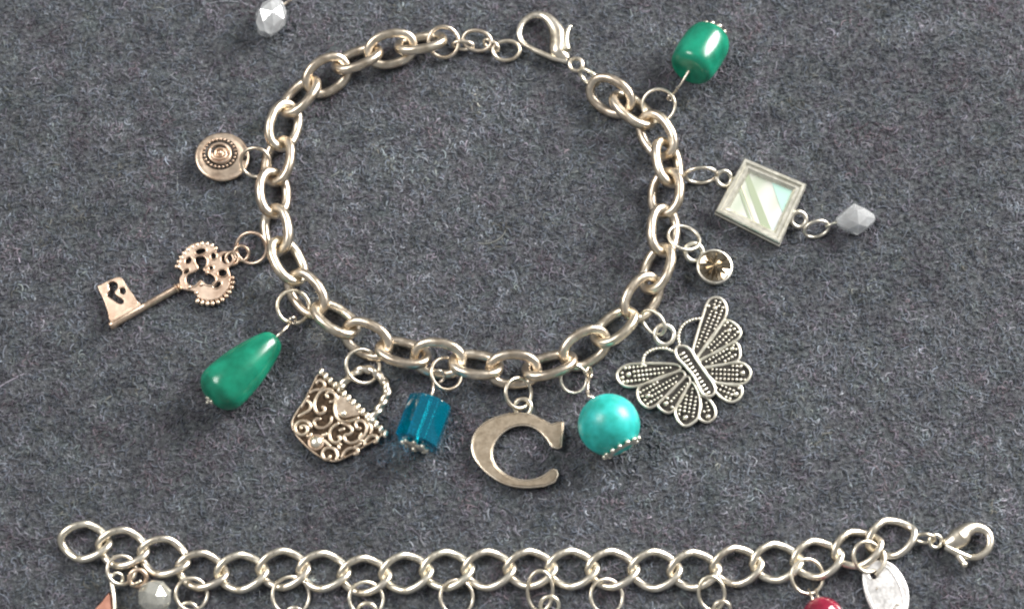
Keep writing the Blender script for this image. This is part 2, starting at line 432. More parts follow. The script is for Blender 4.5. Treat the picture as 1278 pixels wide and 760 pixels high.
# ---- shared charm helpers
def jump_ring(root, px, py, h, r, axis, tilt, wire=2.3, ry=None, mat='wire'):
    return MB().ring(P(px, py, h), r, wire, axis, tilt, ry=ry).build('jump_ring', M[mat], root, 180)
def bead_cap(root, c, axis, r, n=9, g=3.6, mat='silver', inner=True):
    """flower cap of small balls round the end of a bead"""
    ax = norm(axis); e1 = norm(np.cross(ax, [0, 0, 1.0])); e2 = np.cross(ax, e1)
    mb = MB()
    for i in range(n):
        t = 2*math.pi*i/n
        mb.ball(np.asarray(c) + (e1*math.cos(t)+e2*math.sin(t))*r, g*random.uniform(0.85, 1.1))
    if inner:
        mb.lathe(np.asarray(c), ax, [(0.2, r*0.9), (2.4, r*0.75), (3.6, r*0.35)], 18)
        mb.ball(np.asarray(c)+ax*4.2, g*0.9)
    return mb.build('bead_cap', M[mat], root, 50)

# ---- spiral disc charm
def spiral_disc():
    c = P(277.5, 197, 6)
    t = thing('disc_charm', P(277.5, 197), 'small round domed charm with a spiral boss, left of the upper bracelet', 'charm', 'charms on the upper bracelet')
    nrm = norm([0.10, 0.06, 1])
    prof = [(-1.5, 30), (0, 33.2), (1.6, 34.6), (3.4, 34), (4.2, 32), (3.4, 27), (2.2, 22)]
    prof += [(2.0, 17), (2.4, 14), (2.8, 10), (3.2, 5)]
    MB().lathe(c, nrm, prof, 56).build('disc', M['rose'], t, 60)
    e1 = norm(np.cross(nrm, [0, 1, 0])); e2 = np.cross(nrm, e1)
    cc = c + np.array([-3.5, 4.5, 0])
    mb = MB()
    for rr, zz, wr in ((13.6, 3.6, 2.0),):
        th = np.linspace(0, 2*math.pi, 40, endpoint=False)
        mb.tube(cc + nrm*zz + np.outer(np.cos(th)*rr, e1) + np.outer(np.sin(th)*rr, e2), wr, True, 8)
    mb.build('ring_ridge', M['rose'], t, 180)
    MB().lathe(cc + nrm*2.4, nrm, [(0, 23), (0.7, 22.8), (0.8, 16), (0.2, 15.6)], 44).build('recess', M['oxide'], t, 60)
    mb = MB()
    for i in range(24):
        a = 2*math.pi*i/24; mb.ball(cc + nrm*3.6 + (e1*math.cos(a)+e2*math.sin(a))*20.0, 1.9, 7, 5)
    mb.build('granule_ring', M['rose'], t, 180)
    th = np.linspace(0, 3.6*math.pi, 50); rr = np.linspace(10.4, 2.5, 50)
    MB().tube(cc + nrm*3.8 + np.outer(np.cos(th)*rr, e1) + np.outer(np.sin(th)*rr, e2), 1.4, n=8).build('spiral', M['rose'], t, 180)
    MB().ball(cc + nrm*4.2, 3.4, 12, 8).build('boss', M['rose'], t, 180)
    MB().lathe(P(305, 197, 9.3), nrm, [(0, 3.6), (0.9, 3.4)], 16).build('hole', M['oxide'], t, 60)
    jump_ring(t, 319, 203, 17, 19, -10, 40, 2.4, mat='chain')
spiral_disc()

# ---- key charm
def key_charm():
    K = Crop(110, 270, 4.75)
    t = thing('key_charm', K.P(400, 480), 'rose gold skeleton key charm with pierced scalloped bow, left of upper bracelet', 'charm', 'charms on the upper bracelet')
    flag = catmull(K.path([(62,432),(80,418),(122,396),(180,372),(208,380),(232,420),(268,470),(290,505),(302,535),(220,586),(138,632),(122,580),(98,512)]), 3, True)
    heart = catmull(K.path([(128,418),(150,402),(178,412),(180,440),(164,462),(176,484),(214,510),(212,530),(186,528),(132,492),(120,476),(134,452)]), 4, True)
    dot = catmull(K.path([(200,440),(220,436),(230,455),(220,474),(200,468),(192,452)]), 3, True)
    MB().plate([flag, heart, dot], 3, 9, 1.4).build('bit', M['rose'], t)
    MB().tube(K.path([(134,622),(312,524)], 8), 3.6, n=10, squareness=0.4).build('bit_ridge', M['rose'], t)
    a, b = K.P(128, 652, 6), K.P(528, 424, 8)
    ax = b-a; L = np.linalg.norm(ax)
    MB().lathe(a, ax, [(0, 4.2), (1.0, 5.2), (6, 5.2), (8, 4.6), (L*0.5, 4.4), (L*0.52, 4.9), (L*0.54, 4.4), (L-4, 4.5), (L, 4.8)], 16).build('shaft', M['rose'], t, 50)
    mb = MB()
    for q, r0 in ((0.985, 6.2), (1.03, 5.2)): mb.lathe(a + ax*q, ax, [(-2, r0*0.7), (-0.8, r0), (0.8, r0), (2, r0*0.7)], 14)
    mb.build('collar', M['rose'], t, 50)
    bow = catmull(K.path([(545,385),(565,345),(545,320),(540,280),(565,232),(605,185),(655,168),(710,172),(752,196),(775,232),(800,218),(850,225),(880,262),(862,300),
                          (838,320),(848,360),(845,415),(818,468),(770,505),(705,512),(652,492),(640,462),(600,452),(560,440)]), 4, True)
    holes = [K.path([(640,290),(650,268),(685,264),(705,285),(700,318),(690,335),(735,358),(748,385),(728,412),(694,408),(672,390),(645,415),(612,412),(594,388),(605,358),(645,338),(655,322)])]
    tc_ = K.P(670, 350); holes = [tc_ + (catmull(holes[0], 4, True)-tc_)*1.2]
    for (x, y, rx, ry, ro) in [(672,222,36,20,15),(748,250,20,24,0),(734,320,16,16,0),(802,350,30,25,0),(770,420,30,20,40),(588,340,19,11,45),(826,264,32,29,0),(600,275,22,15,60)]:
        holes.append(circ(K.P(x, y), rx/4.75, ry/4.75/CT, ro, 16))
    MB().plate([bow]+holes, 3, 8.5, 1.5).build('bow', M['rose'], t, 50)
    mb = MB()
    for arc_ in ([(530,300),(552,250),(590,205),(632,178),(684,166),(736,180),(768,214)], [(648,500),(700,514),(752,510),(800,486),(834,446),(852,400),(846,352)]):
        ap = catmull(K.path(arc_, 6.5), 8); al = np.concatenate([[0], np.cumsum(np.linalg.norm(np.diff(ap, axis=0), axis=1))])
        for sd_ in np.arange(0, al[-1], 6.4):
            p = np.array([np.interp(sd_, al, ap[:, i]) for i in range(3)]); o_ = norm((p-K.P(690, 345, 6.5))*[1, 1, 0])
            mb.tube([p-o_*3, p+o_*2, p+o_*4.2], [2.2, 3.0, 1.2], n=8)
    mb.build('bead_edging', M['rose'], t, 180)
    mb = MB()
    for (x, y) in [(668,405),(640,455),(600,420),(705,335)]: mb.ball(K.P(x, y, 8.5), 3.0, 8, 6)
    hr = holes[0].copy(); hr[:, 2] = 8.0
    mb.tube(hr, 1.7, True, 7)
    for hh in holes[1:6]:
        h2 = np.array(hh); h2[:, 2] = 8.0; mb.tube(h2, 1.2, True, 6)
    mb.build('filigree_rim', M['rose'], t, 180)
    MB().ring(K.P(908, 220, 9), 9.2, 2.0, 10, 25).build('loop', M['rose'], t, 180)
    MB().ring(K.P(855, 250, 8), 8.0, 2.0, 10, 15).build('loop', M['rose'], t, 180)
    jump_ring(t, 110+968/4.75, 270+188/4.75, 13, 19.5, -15, 28, 2.2, mat='rose')
key_charm()

# ---- teardrop bead charm
def teardrop():
    t = thing('teardrop_bead_charm', P(300, 465), 'glossy green teardrop stone bead hanging below the key charm', 'charm', 'charms on the upper bracelet')
    a, b = P(345, 421, 24), P(262, 499, 29)
    ax = b-a; L = np.linalg.norm(ax); prof = []
    for u, r in [(0, 3.5), (0.012, 9.0), (0.04, 13), (0.1, 17), (0.25, 22.5), (0.4, 26.5), (0.55, 29.4), (0.68, 30.8), (0.78, 31), (0.86, 29.8), (0.92, 26), (0.965, 20), (0.99, 13), (1.0, 6)]:
        prof.append((u*L, r))
    pp = catmull(np.array([(x, r, 0) for x, r in prof]), 3)
    MB().lathe(a, ax, [(p[0], p[1]) for p in pp], 48).build('bead', M['jade'], t, 180)
    bead_cap(t, b + norm(ax)*0.6, ax, 4.5, 5, 2.0)
    MB().tube([a+norm(ax)*3, P(352, 414, 22), P(364, 402, 19)], 1.8, n=8).build('head_pin', M['wire'], t, 180)
    MB().ring(P(365, 400, 18), 4.5, 1.7, 40, 60).build('pin_loop', M['wire'], t, 180)
    jump_ring(t, 366, 383, 17, 20.5, 60, 24, 2.4, mat='chain')
teardrop()

# ---- handbag charm
def handbag():
    K = Crop(350, 430, 4.75)
    t = thing('handbag_charm', K.P(320, 500), 'antique silver handbag charm covered in scrolls with a rope handle', 'charm', 'charms on the upper bracelet')
    body = catmull(K.path([(235,185),(300,240),(400,335),(500,430),(600,530),(570,570),(500,612),(440,650),(370,685),(318,700),(250,680),(190,640),(118,572),(74,500),(84,440),(140,350),(190,260)]), 4, True)
    MB().plate([body], 2, 8, 2.0, 3).build('body', M['bag_oxide'], t, 50)
    rimb = body.copy(); rimb[:, 2] = 7.4
    MB().tube(rimb, 1.4, True, 8).build('body_rim', M['antique'], t, 180)
    S = [[(385,500),(360,505),(345,515)], [(430,610),(460,600),(480,580)], [(150,540),(175,545),(182,520)], [(275,520),(262,540),(240,530)], [(350,625),(345,600),(365,590)], [(480,520),(470,560),(500,580)],
         [(210,240),(225,214),(252,220),(262,246),(240,268),(205,270),(165,292)],
         [(285,322),(272,300),(288,282),(318,288),(330,312),(316,336),(285,340)],
         [(318,282),(285,265),(240,280),(208,325),(202,372),(222,408),(256,404),(262,378),(242,366)],
         [(148,325),(178,352),(172,388),(138,408),(98,430)],
         [(300,420),(298,460),(262,492),(218,490),(198,462),(216,440),(244,446)],
         [(128,505),(120,488),(140,480),(160,500),(150,528),(118,534),(90,512),(92,474),(128,452),(168,464),(184,500)],
         [(352,462),(310,490),(290,530),(302,570),(335,582),(356,558),(338,538)],
         [(350,462),(398,478),(425,505),(412,530),(386,535),(378,556),(402,582),(445,578),(492,545),(512,500),(500,462),(466,450),(446,472),(458,498),(480,494)],
         [(498,608),(505,570),(535,540),(570,545),(574,572),(548,580)],
         [(325,695),(338,655),(318,618),(272,614),(248,645),(262,678),(290,674),(292,652)],
         [(362,678),(378,640),(412,614),(455,618),(458,642),(430,650)],
         [(170,300),(148,330),(120,380)], [(345,300),(322,360),(330,420),(362,455),(420,452),(470,430)],
         [(520,450),(540,500),(530,540)], [(250,560),(275,585),(300,610)]]
    for s in S:
        q_ = catmull(K.path(s, 8.4), 5); rr_ = np.full(len(q_), 2.5); rr_[0] = rr_[-1] = 0.7; rr_[1] = rr_[-2] = 2.0
        MB().tube(q_, rr_, n=8).build('scroll', M['antique'], t, 180)
    flap = catmull(K.path([(352,312),(420,352),(478,420),(430,440),(375,448),(338,420),(332,370)]), 4, True)
    fl = MB().plate([flap], 7, 10, 1.2).build('flap', M['antique'], t, 50)
    MB().ball(K.P(372, 410, 10), 4.2, 10, 7).build('clasp_stud', M['silver'], fl, 180)
    MB().ball(K.P(212, 578, 8), 8.2, 18, 10, 0.7).build('boss', M['chain2'], t, 180)
    MB().ring(K.P(212, 578, 8.2), 9.0, 1.4, 0, 0).build('boss_rim', M['rose'], t, 180)
    mb = MB()
    for q in np.linspace(0, 1, 15):
        x, y = 242+(622-242)*q, 162+(528-162)*q
        p = K.P(x, y, 8.5); d = norm(K.P(622, 528)-K.P(242, 162)); side = np.array([-d[1], d[0], 0])
        dd = norm(d*-0.55 + side*0.84)
        mb.tube([p-dd*5.2, p-dd*4.2, p-dd*2, p+dd*2, p+dd*4.2, p+dd*5.2], [0.8, 2.4, 3.2, 3.2, 2.4, 0.8], n=9)
    mb.build('top_braid', M['chain2'], t, 50)
    hp = catmull(K.path([(348,262),(374,230),(410,196),(450,162),(500,146),(560,166),(612,216),(632,280),(606,345),(572,402),(530,450)], 9), 8)
    MB().tube(hp, 5.3, n=16, twist=(13.0, 0.15)).build('handle', M['chain2'], t, 180)
    mb = MB()
    MB().ball(K.P(385, 222, 9), 4.5, 10, 7).build('handle_end', M['chain2'], t, 180)
    MB().ball(K.P(528, 446, 9), 4.5, 10, 7).build('handle_end', M['chain2'], t, 180)
    jump_ring(t, 350+488/4.75, 430+128/4.75, 15, 20.5, 65, 26, 2.4, mat='chain2', ry=22)
handbag()

# ---- blue glass bead charm
def blue_bead():
    K = Crop(350, 430, 4.75)
    t = thing('glass_bead_charm', P(527, 532), 'square-cut deep blue glass bead with silver end cap, beside the letter charm', 'charm', 'charms on the upper bracelet')
    a, b = P(538.5, 500, 24), P(518.5, 554, 24)
    ax = b-a; L = np.linalg.norm(ax); axn = norm(ax)
    bead = MB().lathe(a, ax, [(0, 24), (3, 28), (L-3, 28), (L, 24)], 8, phase=0.3927).build('bead', M['blue'], t, 1)
    MB().lathe(a-axn*0.3, ax, [(0.6, 2.5), (L-0.6, 2.5)], 10).build('drill_hole', M['wire'], t, 60)
    bead_cap(t, b + axn*2.5, ax, 15, 8, 3.6)
    MB().tube([a, P(540, 488, 22), P(540.5, 470, 20)], 1.8, n=8).build('head_pin', M['wire'], t, 180)
    MB().ring(P(546, 470, 17), 8, 1.8, 20, 35).build('pin_loop', M['wire'], t, 180)
    jump_ring(t, 557, 466, 15, 20, 80, 26, 2.2, mat='chain')
blue_bead()

# ---- letter charm
def letter():
    K = Crop(480, 430, 4.0)
    t = thing('letter_charm', K.P(650, 550), 'bronzed metal capital letter C charm at the bottom of the bracelet', 'charm', 'charms on the upper bracelet')
    inner = [(836,522),(800,470),(752,428),(692,412),(622,428),(562,480),(536,548),(552,612),(606,660),(680,686),(750,682),(800,660)]
    outer = [(800,714),(700,722),(600,704),(514,652),(458,590),(436,528),(450,458),(500,402),(580,366),(662,354),(742,364)]
    pa = catmull(K.path(inner), 5); pb = catmull(K.path(outer), 5)
    end = K.path([(836,632),(860,638),(866,660),(848,694)])
    serif = K.path([(800,394),(830,410),(866,400),(892,398),(888,450),(880,524),(860,528)])
    out = np.concatenate([pa, end, pb, serif])
    MB().plate([out], 2, 11, 2.0, 2).build('letter', M['pewter'], t, 30)
    edge = MB().tube(np.array([(p[0], p[1], 9.8) for p in out]), 1.15, True, 6).build('edge', M['chain'], t, 180)
    MB().ring(K.P(690, 312, 9), 10.2, 2.6, 0, 12).build('eye', M['chain2'], t, 180)
    jump_ring(t, 480+668/4, 430+242/4, 16, 18.5, 72, 34, 2.5, mat='chain2')
letter()

# ---- turquoise bead charm
def turquoise():
    t = thing('round_bead_charm', P(760, 530), 'round turquoise bead with silver granule cap, beside the butterfly charm', 'charm', 'charms on the upper bracelet')
    c = P(760, 530, 37)
    ax = norm(P(780, 566, 30) - P(740, 494, 38))
    prof = [(-37.5*math.cos(a), max(37.5*math.sin(a), 2)) for a in np.linspace(0.06, math.pi-0.06, 34)]
    MB().lathe(c, ax, prof, 48).build('bead', M['turquoise'], t, 180)
    bead_cap(t, c + ax*32, ax, 24, 14, 3.3)
    MB().tube([c-ax*36, P(734, 494, 38), P(733, 482, 34), P(736, 462, 26)], 2.2, n=8).build('head_pin', M['wire'], t, 180)
    MB().ring(P(735, 465, 24), 6.5, 1.8, 80, 60).build('pin_loop', M['wire'], t, 180)
    jump_ring(t, 716, 473, 18, 17, 50, 26, 1.9, mat='silver')
turquoise()

# ---- butterfly charm
def butterfly():
    K = Crop(740, 360, 4.22)
    t = thing('butterfly_charm', K.P(500, 440), 'antique silver butterfly charm with granulated spread wings', 'charm', 'charms on the upper bracelet')
    R = [[(522,352),(550,240),(578,150),(602,82),(640,56),(684,74),(702,122),(684,180),(610,280),(548,366)],
         [(550,368),(620,280),(690,184),(738,192),(774,232),(768,268),(736,292),(640,345),(562,386)],
         [(564,388),(650,345),(742,294),(772,338),(756,392),(660,412),(580,428)],
         [(584,430),(670,414),(760,398),(808,418),(828,458),(796,508),(720,512),(640,502)],
         [(636,506),(720,516),(778,526),(776,578),(732,606),(682,590),(640,548)],
         [(444,412),(350,404),(262,404),(176,412),(130,448),(132,492),(172,524),(244,520),(350,478),(452,440)],
         [(456,444),(350,486),(246,524),(236,586),(280,634),(332,622),(410,545),(482,472)],
         [(486,474),(410,552),(340,620),(384,662),(424,648),(470,570),(512,498)],
         [(516,500),(470,580),(432,652),(448,708),(490,732),(548,694),(562,630),(558,568)],
         [(562,576),(566,630),(556,690),(600,712),(638,688),(640,640),(604,590)]]
    for i, pts_ in enumerate(R):
        poly = catmull(K.path(pts_, 0), 4, True)
        pc = poly.mean(0); grown = poly + (poly-pc)/np.linalg.norm((poly-pc)[:, :2], axis=1)[:, None]*1.6
        w = MB().plate([grown], 3-0.12*i, 7-0.12*i, 0.8, 1).build('wing_panel', M['oxide'], t, 50)
        rim = poly.copy(); rim[:, 2] = 7.0
        MB().tube(rim, 1.9, True, 7).build('rim', M['silver'], w, 180)
        base = poly[np.argmin(np.linalg.norm(poly[:, :2]-K.P(540, 450)[:2], axis=1))]
        far = poly[np.argmax(np.linalg.norm(poly[:, :2]-base[:2], axis=1))]
        d = norm(far-base); sd = np.array([-d[1], d[0], 0]); Lp = np.linalg.norm(far[:2]-base[:2])
        mb = MB(); done = []
        big = base + d*Lp*0.82
        mb.ball((big[0], big[1], 7.6), 3.4, 10, 6); done.append((big, 3.4))
        for u in np.arange(0.16, 1.0, 5.0/Lp):
            for k in (-1.75, -0.58, 0.58, 1.75):
                p = base + d*Lp*u + sd*k*4.9
                if not inside(p, poly) or edge_dist(p, poly) < 3.1: continue
                if any(np.linalg.norm((p-q)[:2]) < r0+1.4 for q, r0 in done): continue
                r = 1.45 + 0.9*u*random.uniform(0.3, 1.3)
                mb.ball((p[0], p[1], 7.3), r, 7, 5); done.append((p, r))
        g = mb.build('granules', M['silver'], w, 180)
    bd = catmull(K.path([(432,350),(442,322),(480,318),(516,345),(545,395),(590,460),(630,515),(640,550),(622,578),(586,578),(560,545),(530,480),(480,420),(446,384)]), 4, True)
    b = MB().plate([bd], 4, 11, 2.4, 3).build('body', M['oxide'], t, 50)
    br = bd.copy(); br[:, 2] = 10.4
    MB().tube(br, 1.9, True, 8).build('body_rim', M['silver'], b, 180)
    mb = MB()
    for q in np.linspace(0.0, 0.96, 12):
        x, y = 468+(606-468)*q, 345+(560-345)*q
        p = K.P(x, y, 11); d = norm(K.P(606, 560)-K.P(468, 345)); sd = np.array([-d[1], d[0], 0])
        mb.tube([p-sd*4.2, p+sd*4.2], 1.3, n=6)
    mb.build('body_ribs', M['silver'], b, 180)
    for pts_ in ([(262,402),(272,352),(318,322),(378,316),(434,338)], [(462,318),(450,256),(470,200),(516,168),(572,158)]):
        path = catmull(K.path(pts_, 7), 8); an = MB(); an.tube(path, 1.7, n=7)
        arc = np.concatenate([[0], np.cumsum(np.linalg.norm(np.diff(path, axis=0), axis=1))])
        for s in np.arange(0, arc[-1], 4.2):
            an.ball([np.interp(s, arc, path[:, i]) for i in range(3)], 2.5, 8, 6)
        an.build('antenna', M['silver'], t, 180)
    MB().ring(K.P(376, 244, 11), 12.0, 3.0, 30, 14).build('eye', M['silver'], t, 180)
    jump_ring(t, 740+318/4.22, 360+178/4.22, 16, 18, -48, 48, 2.3, mat='silver', ry=13)
butterfly()

# ---- rhinestone drop
def rhinestone():
    t = thing('rhinestone_charm', P(890.5, 336), 'small round smoky rhinestone in a silver bezel above the butterfly', 'charm', 'charms on the upper bracelet')
    c = P(890.5, 336, 4)
    MB().lathe(c, (0.05, -0.02, 1), [(-2, 15), (0, 20), (4, 22.6), (9, 23.2), (11, 22.4), (11.5, 20.6), (9.5, 19.6), (4, 17), (2, 4)], 40).build('bezel', M['silver'], t, 50)
    vs = [c + np.array([0, 0, 13.5])]; fs = []
    for k in range(16):
        a = 2*math.pi*k/16; vs.append(c + np.array([10.5*math.cos(a), 10.5*math.sin(a), 12.4 if k % 2 else 8.6]))
    for k in range(16):
        a = 2*math.pi*(k+0.5)/16; vs.append(c + np.array([20.3*math.cos(a), 20.3*math.sin(a), 9.0 if k % 2 else 11.0]))
    for k in range(16):
        m_ = (k+1) % 16; fs += [(0, 1+k, 1+m_), (1+k, 17+k, 1+m_), (17+k, 17+m_, 1+m_)]
    MB().add(vs, fs).build('stone', M['foil'], t, 1)
    MB().ring(P(866, 315, 9), 11, 3.2, 30, 18).build('bail', M['silver'], t, 180)
    jump_ring(t, 853.5, 297, 17, 20.5, 150, 26, 2.3, mat='silver')
rhinestone()

# ---- framed pearl charm and crystal
def frame_charm():
    K = Crop(840, 170, 4.73)
    t = thing('square_frame_charm', K.P(520, 390), 'silver square frame charm set with a pearly pane, right of the bracelet', 'charm', 'charms on the upper bracelet')
    q = K.path([(422,128),(790,282),(632,632),(250,440)], 17)
    cen = q.mean(0)
    def quad(inset, z):
        out = []
        for i in range(4):
            p, a, b = q[i], q[(i-1) % 4], q[(i+1) % 4]
            d1 = norm((a-p)[:2]); d2 = norm((b-p)[:2]); s = abs(d1[0]*d2[1]-d1[1]*d2[0])
            out.append(np.array([*(p[:2] + (d1+d2)*inset/s), z]))
        return out
    prof = [(1.5, 1.5), (0, 2.5), (0, 6.5), (1.6, 7.5), (1.6, 9.0), (0, 10), (0, 15.5), (1.2, 17), (4.4, 17), (5.2, 16.2), (5.6, 14.6), (9.8, 14.6), (10.8, 13.8), (13.6, 10.5), (13.6, 5)]
    vs = []; fs = []
    for d, z in prof: vs += quad(d, z)
    for i in range(len(prof)-1):
        for j in range(4):
            k = (j+1) % 4; fs.append((i*4+j, (i+1)*4+j, (i+1)*4+k, i*4+k))
    fs.append((0, 1, 2, 3))
    MB().add(vs, fs).build('frame', M['silver'], t, 25)
    pq = quad(13.2, 10)
    MB().add([*pq, *[p - np.array([0, 0, 3]) for p in pq]], [(3, 2, 1, 0), (0, 1, 5, 4), (1, 2, 6, 5), (2, 3, 7, 6), (3, 0, 4, 7)]).build('pane', M['pearl'], t, 1)
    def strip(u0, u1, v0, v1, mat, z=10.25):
        # slanted coloured strip between the top edge (u) and the bottom edge (v) of the pane
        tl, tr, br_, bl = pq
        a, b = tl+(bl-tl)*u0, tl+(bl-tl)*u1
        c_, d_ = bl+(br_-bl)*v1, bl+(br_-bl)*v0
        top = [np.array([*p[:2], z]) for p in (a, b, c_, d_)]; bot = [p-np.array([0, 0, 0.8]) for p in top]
        MB().add(top+bot, [(0, 1, 2, 3), (0, 4, 5, 1), (1, 5, 6, 2), (2, 6, 7, 3), (3, 7, 4, 0)]).build('pane_strip', M[mat], t, 1)
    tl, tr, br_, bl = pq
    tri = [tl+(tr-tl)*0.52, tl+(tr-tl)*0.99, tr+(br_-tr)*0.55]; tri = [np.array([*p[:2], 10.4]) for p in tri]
    MB().add(tri + [p-np.array([0, 0, 0.8]) for p in tri], [(0, 2, 1), (0, 1, 4, 3), (1, 2, 5, 4), (2, 0, 3, 5)]).build('pane_corner', M['pane_teal'], t, 1)  # teal triangle laid on one corner of the pane
    strip(0.02, 0.20, 0.95, 0.70, 'pane_green'); strip(0.34, 0.40, 0.62, 0.56, 'pane_cream', 10.6); strip(0.44, 0.50, 0.50, 0.44, 'pane_green', 10.6)
    for x, y in ((300, 250), (742, 492)):
        MB().ring(K.P(x, y, 9), 9.5, 2.8, 25, 22).build('eye', M['silver'], t, 180)
    jump_ring(t, 840+165/4.73, 170+232/4.73, 14, 20, 2, 66, 2.4, ry=13, mat='chain2')
    # the crystal that dangles from it
    g = thing('crystal_drop', P(1067, 275), 'clear faceted crystal bead dangling from the square frame charm', 'bead', 'clear crystal beads')
    a, b = P(1044, 277, 17), P(1091, 272, 17); ax = b-a; L = np.linalg.norm(ax)
    cut_stone(a, ax, [(0, 5), (L*0.25, 15), (L*0.5, 20.5), (L*0.75, 15), (L, 5)], 7).build('bead', M['crystal'], g, 1)
    MB().tube([a, P(1030, 283, 13)], 1.8, n=8).build('head_pin', M['silver'], g, 180)
    MB().ring(P(1019, 286, 11), 16, 2.3, 14, 48, ry=11).build('jump_ring', M['silver'], g, 180)
frame_charm()

# ---- barrel bead charm
def barrel():
    t = thing('barrel_bead_charm', P(874, 71), 'green barrel stone bead with silver end cap beyond the clasp', 'charm', 'charms on the upper bracelet')
    a, b = P(860, 89, 45), P(889, 43, 29); ax = b-a; L = np.linalg.norm(ax); axn = norm(ax)
    prof = []
    for u, r in [(0, 2), (0.003, 18), (0.02, 23), (0.07, 27), (0.14, 29), (0.28, 30.2), (0.5, 30.8), (0.75, 30), (0.87, 28), (0.94, 25), (0.98, 20), (1, 12)]: prof.append((u*L, r))
    pp = catmull(np.array([(x, r, 0) for x, r in prof]), 3)
    MB().lathe(a, ax, [(p[0], p[1]) for p in pp], 48).build('bead', M['jade'], t, 180)
    bead_cap(t, b + axn*3, ax, 16, 10, 4.2, 'chain2')
    MB().tube([a-axn*-1, P(850, 105, 26), P(837.5, 121, 22)], 1.7, n=8).build('head_pin', M['wire'], t, 180)
    MB().ring(P(837, 122, 20), 4.2, 1.6, 30, 60).build('pin_loop', M['wire'], t, 180)
    jump_ring(t, 822, 132, 19, 21, -20, 22, 2.1, mat='chain2')
barrel()

# ---- crystal at the top edge
def top_crystal():
    g = thing('crystal_drop', P(337, 23), 'clear faceted crystal bead cut by the upper edge of the photo', 'bead', 'clear crystal beads')
    a, b = P(346, 2, 18), P(330, 43, 18); ax = b-a; L = np.linalg.norm(ax)
    cut_stone(a, ax, [(0, 9), (L*0.22, 17), (L*0.5, 21), (L*0.8, 16), (L, 9)], 7).build('bead', M['crystal'], g, 1)
    MB().tube([a, P(349, -12, 14)], 1.8, n=8).build('head_pin', M['rose'], g, 180)
    MB().tube(catmull([P(351, 9, 8), P(360, 2, 10), P(372, -8, 10)], 4), 2.0, n=8).build('side_wire', M['wire'], g, 180)
top_crystal()

# ---------------------------------------------------------------- lower bracelet
LOW = [(106,676),(153,684),(204.5,695),(252,712),(301.5,714),(353.5,710),(404,712.5),(455,718),(507,714.5),(558,711),(610,710.5),(662,709.5),
       (714,709.5),(764.5,710),(817.5,711),(866.5,711),(919.5,706),(969.5,701),(1020,697),(1070,684),(1112,671)]
lower = thing('chain_bracelet', P(610, 705), 'lower pale silver chain bracelet stretched straight along the bottom edge', 'bracelet')
lm = []
for v in range(4):
    p = oval_path(29.2, 21.6 + random.uniform(-0.6, 0.6), 1.6, 48, 4.6)
    p += rng.normal(0, 0.10, p.shape)
    lm.append(MB().tube(p, 4.45, closed=True, n=12, squareness=0.18, up=(0, 0, 1)).mesh('link', M['chain2'], smooth=180))
lp = np.array([P(x, y, 9) for x, y in LOW])
for i, c in enumerate(lp):
    d = lp[min(i+1, len(lp)-1)] - lp[max(i-1, 0)]; d = norm([d[0], d[1], 0])
    if i == 0: d = norm([0.97, -0.12, 0])
    w = np.array([-d[1], d[0], random.uniform(-0.08, 0.08)])
    place('link', lm[i % 4], lower, c, d, w)
K3 = Crop(1100, 640, 6.33)
cp = K3.path([(700,352),(772,340),(836,292),(860,232),(846,166),(800,126),(735,114),(668,142),(618,192),(562,226),(496,252)], 11)
cr = np.interp(np.linspace(0, 10, 61), range(11), [3.4,4.2,4.6,4.8,5.0,5.4,6.8,9.4,12.8,11.0,4.6])
cl2 = MB().tube(catmull(cp, 6), cr, n=18, flat=0.85).build('lobster_clasp', M['chain2'], lower, 60)
lv = MB().tube(catmull(K3.path([(600,335),(628,368),(652,402)], 12), 5), 3.4, n=10); lv.ball(K3.P(655, 405, 12), 4.2, 12, 8); lv.build('lever', M['chain2'], cl2, 60)
MB().tube(K3.path([(505,264),(600,316),(700,353)], 12), [4.2, 4.6, 3.2], n=10).build('gate', M['chain2'], cl2, 60)
MB().ring(K3.P(428, 222, 10), 7.5, 2.2, 30, 20).build('swivel_ring', M['chain2'], cl2, 180)
MB().ring(K3.P(340, 200, 10), 12, 2.2, -4, 58, ry=7).build('connecting_ring', M['chain2'], lower, 180)

# ---- what hangs from the lower bracelet, cut by the bottom edge
def ring_thing(px, py, r, label, ry=None, ax=70, tilt=22, inner=None, wire=2.2):
    t = thing('charm_ring', P(px, py), label, 'ring', 'rings hanging from the lower bracelet')
    MB().ring(P(px, py, 11), r, wire, ax, tilt, ry=ry).build('jump_ring', M['chain2'], t, 180)
    if inner:
        ix, iy, ir = inner
        MB().ring(P(ix, iy, 9), ir, 2.2, 0, 30).build('eye', M['chain2'], t, 180)
        MB().ring(P(ix, iy+ir*1.7, 7), ir*0.9, 2.2, 60, 50).build('eye', M['chain2'], t, 180)
ring_thing(239, 741, 19, 'wire ring on the lower chain just beside the clear grey crystal ball', inner=(235, 763, 11))
ring_thing(363, 743, 22.5, 'large round wire ring, second empty ring from left on lower chain', inner=(367, 768, 10))
ring_thing(457, 747, 20, 'wire ring with a loop through it, third from left on lower chain', inner=(458, 764, 11.5), ry=21)
ring_thing(570, 745, 20.5, 'round wire ring on the lower chain below the blue glass bead')
ring_thing(674, 737, 15, 'narrow oval wire ring on the lower chain below the letter charm', ry=24, ax=0, tilt=20, inner=(686, 755, 11))
ring_thing(757, 744, 20.5, 'round wire ring on the lower chain below the turquoise bead')
ring_thing(888, 740, 15.5, 'wire ring on the lower chain below the butterfly charm', ry=20, ax=10, tilt=20, inner=(901, 760, 10))

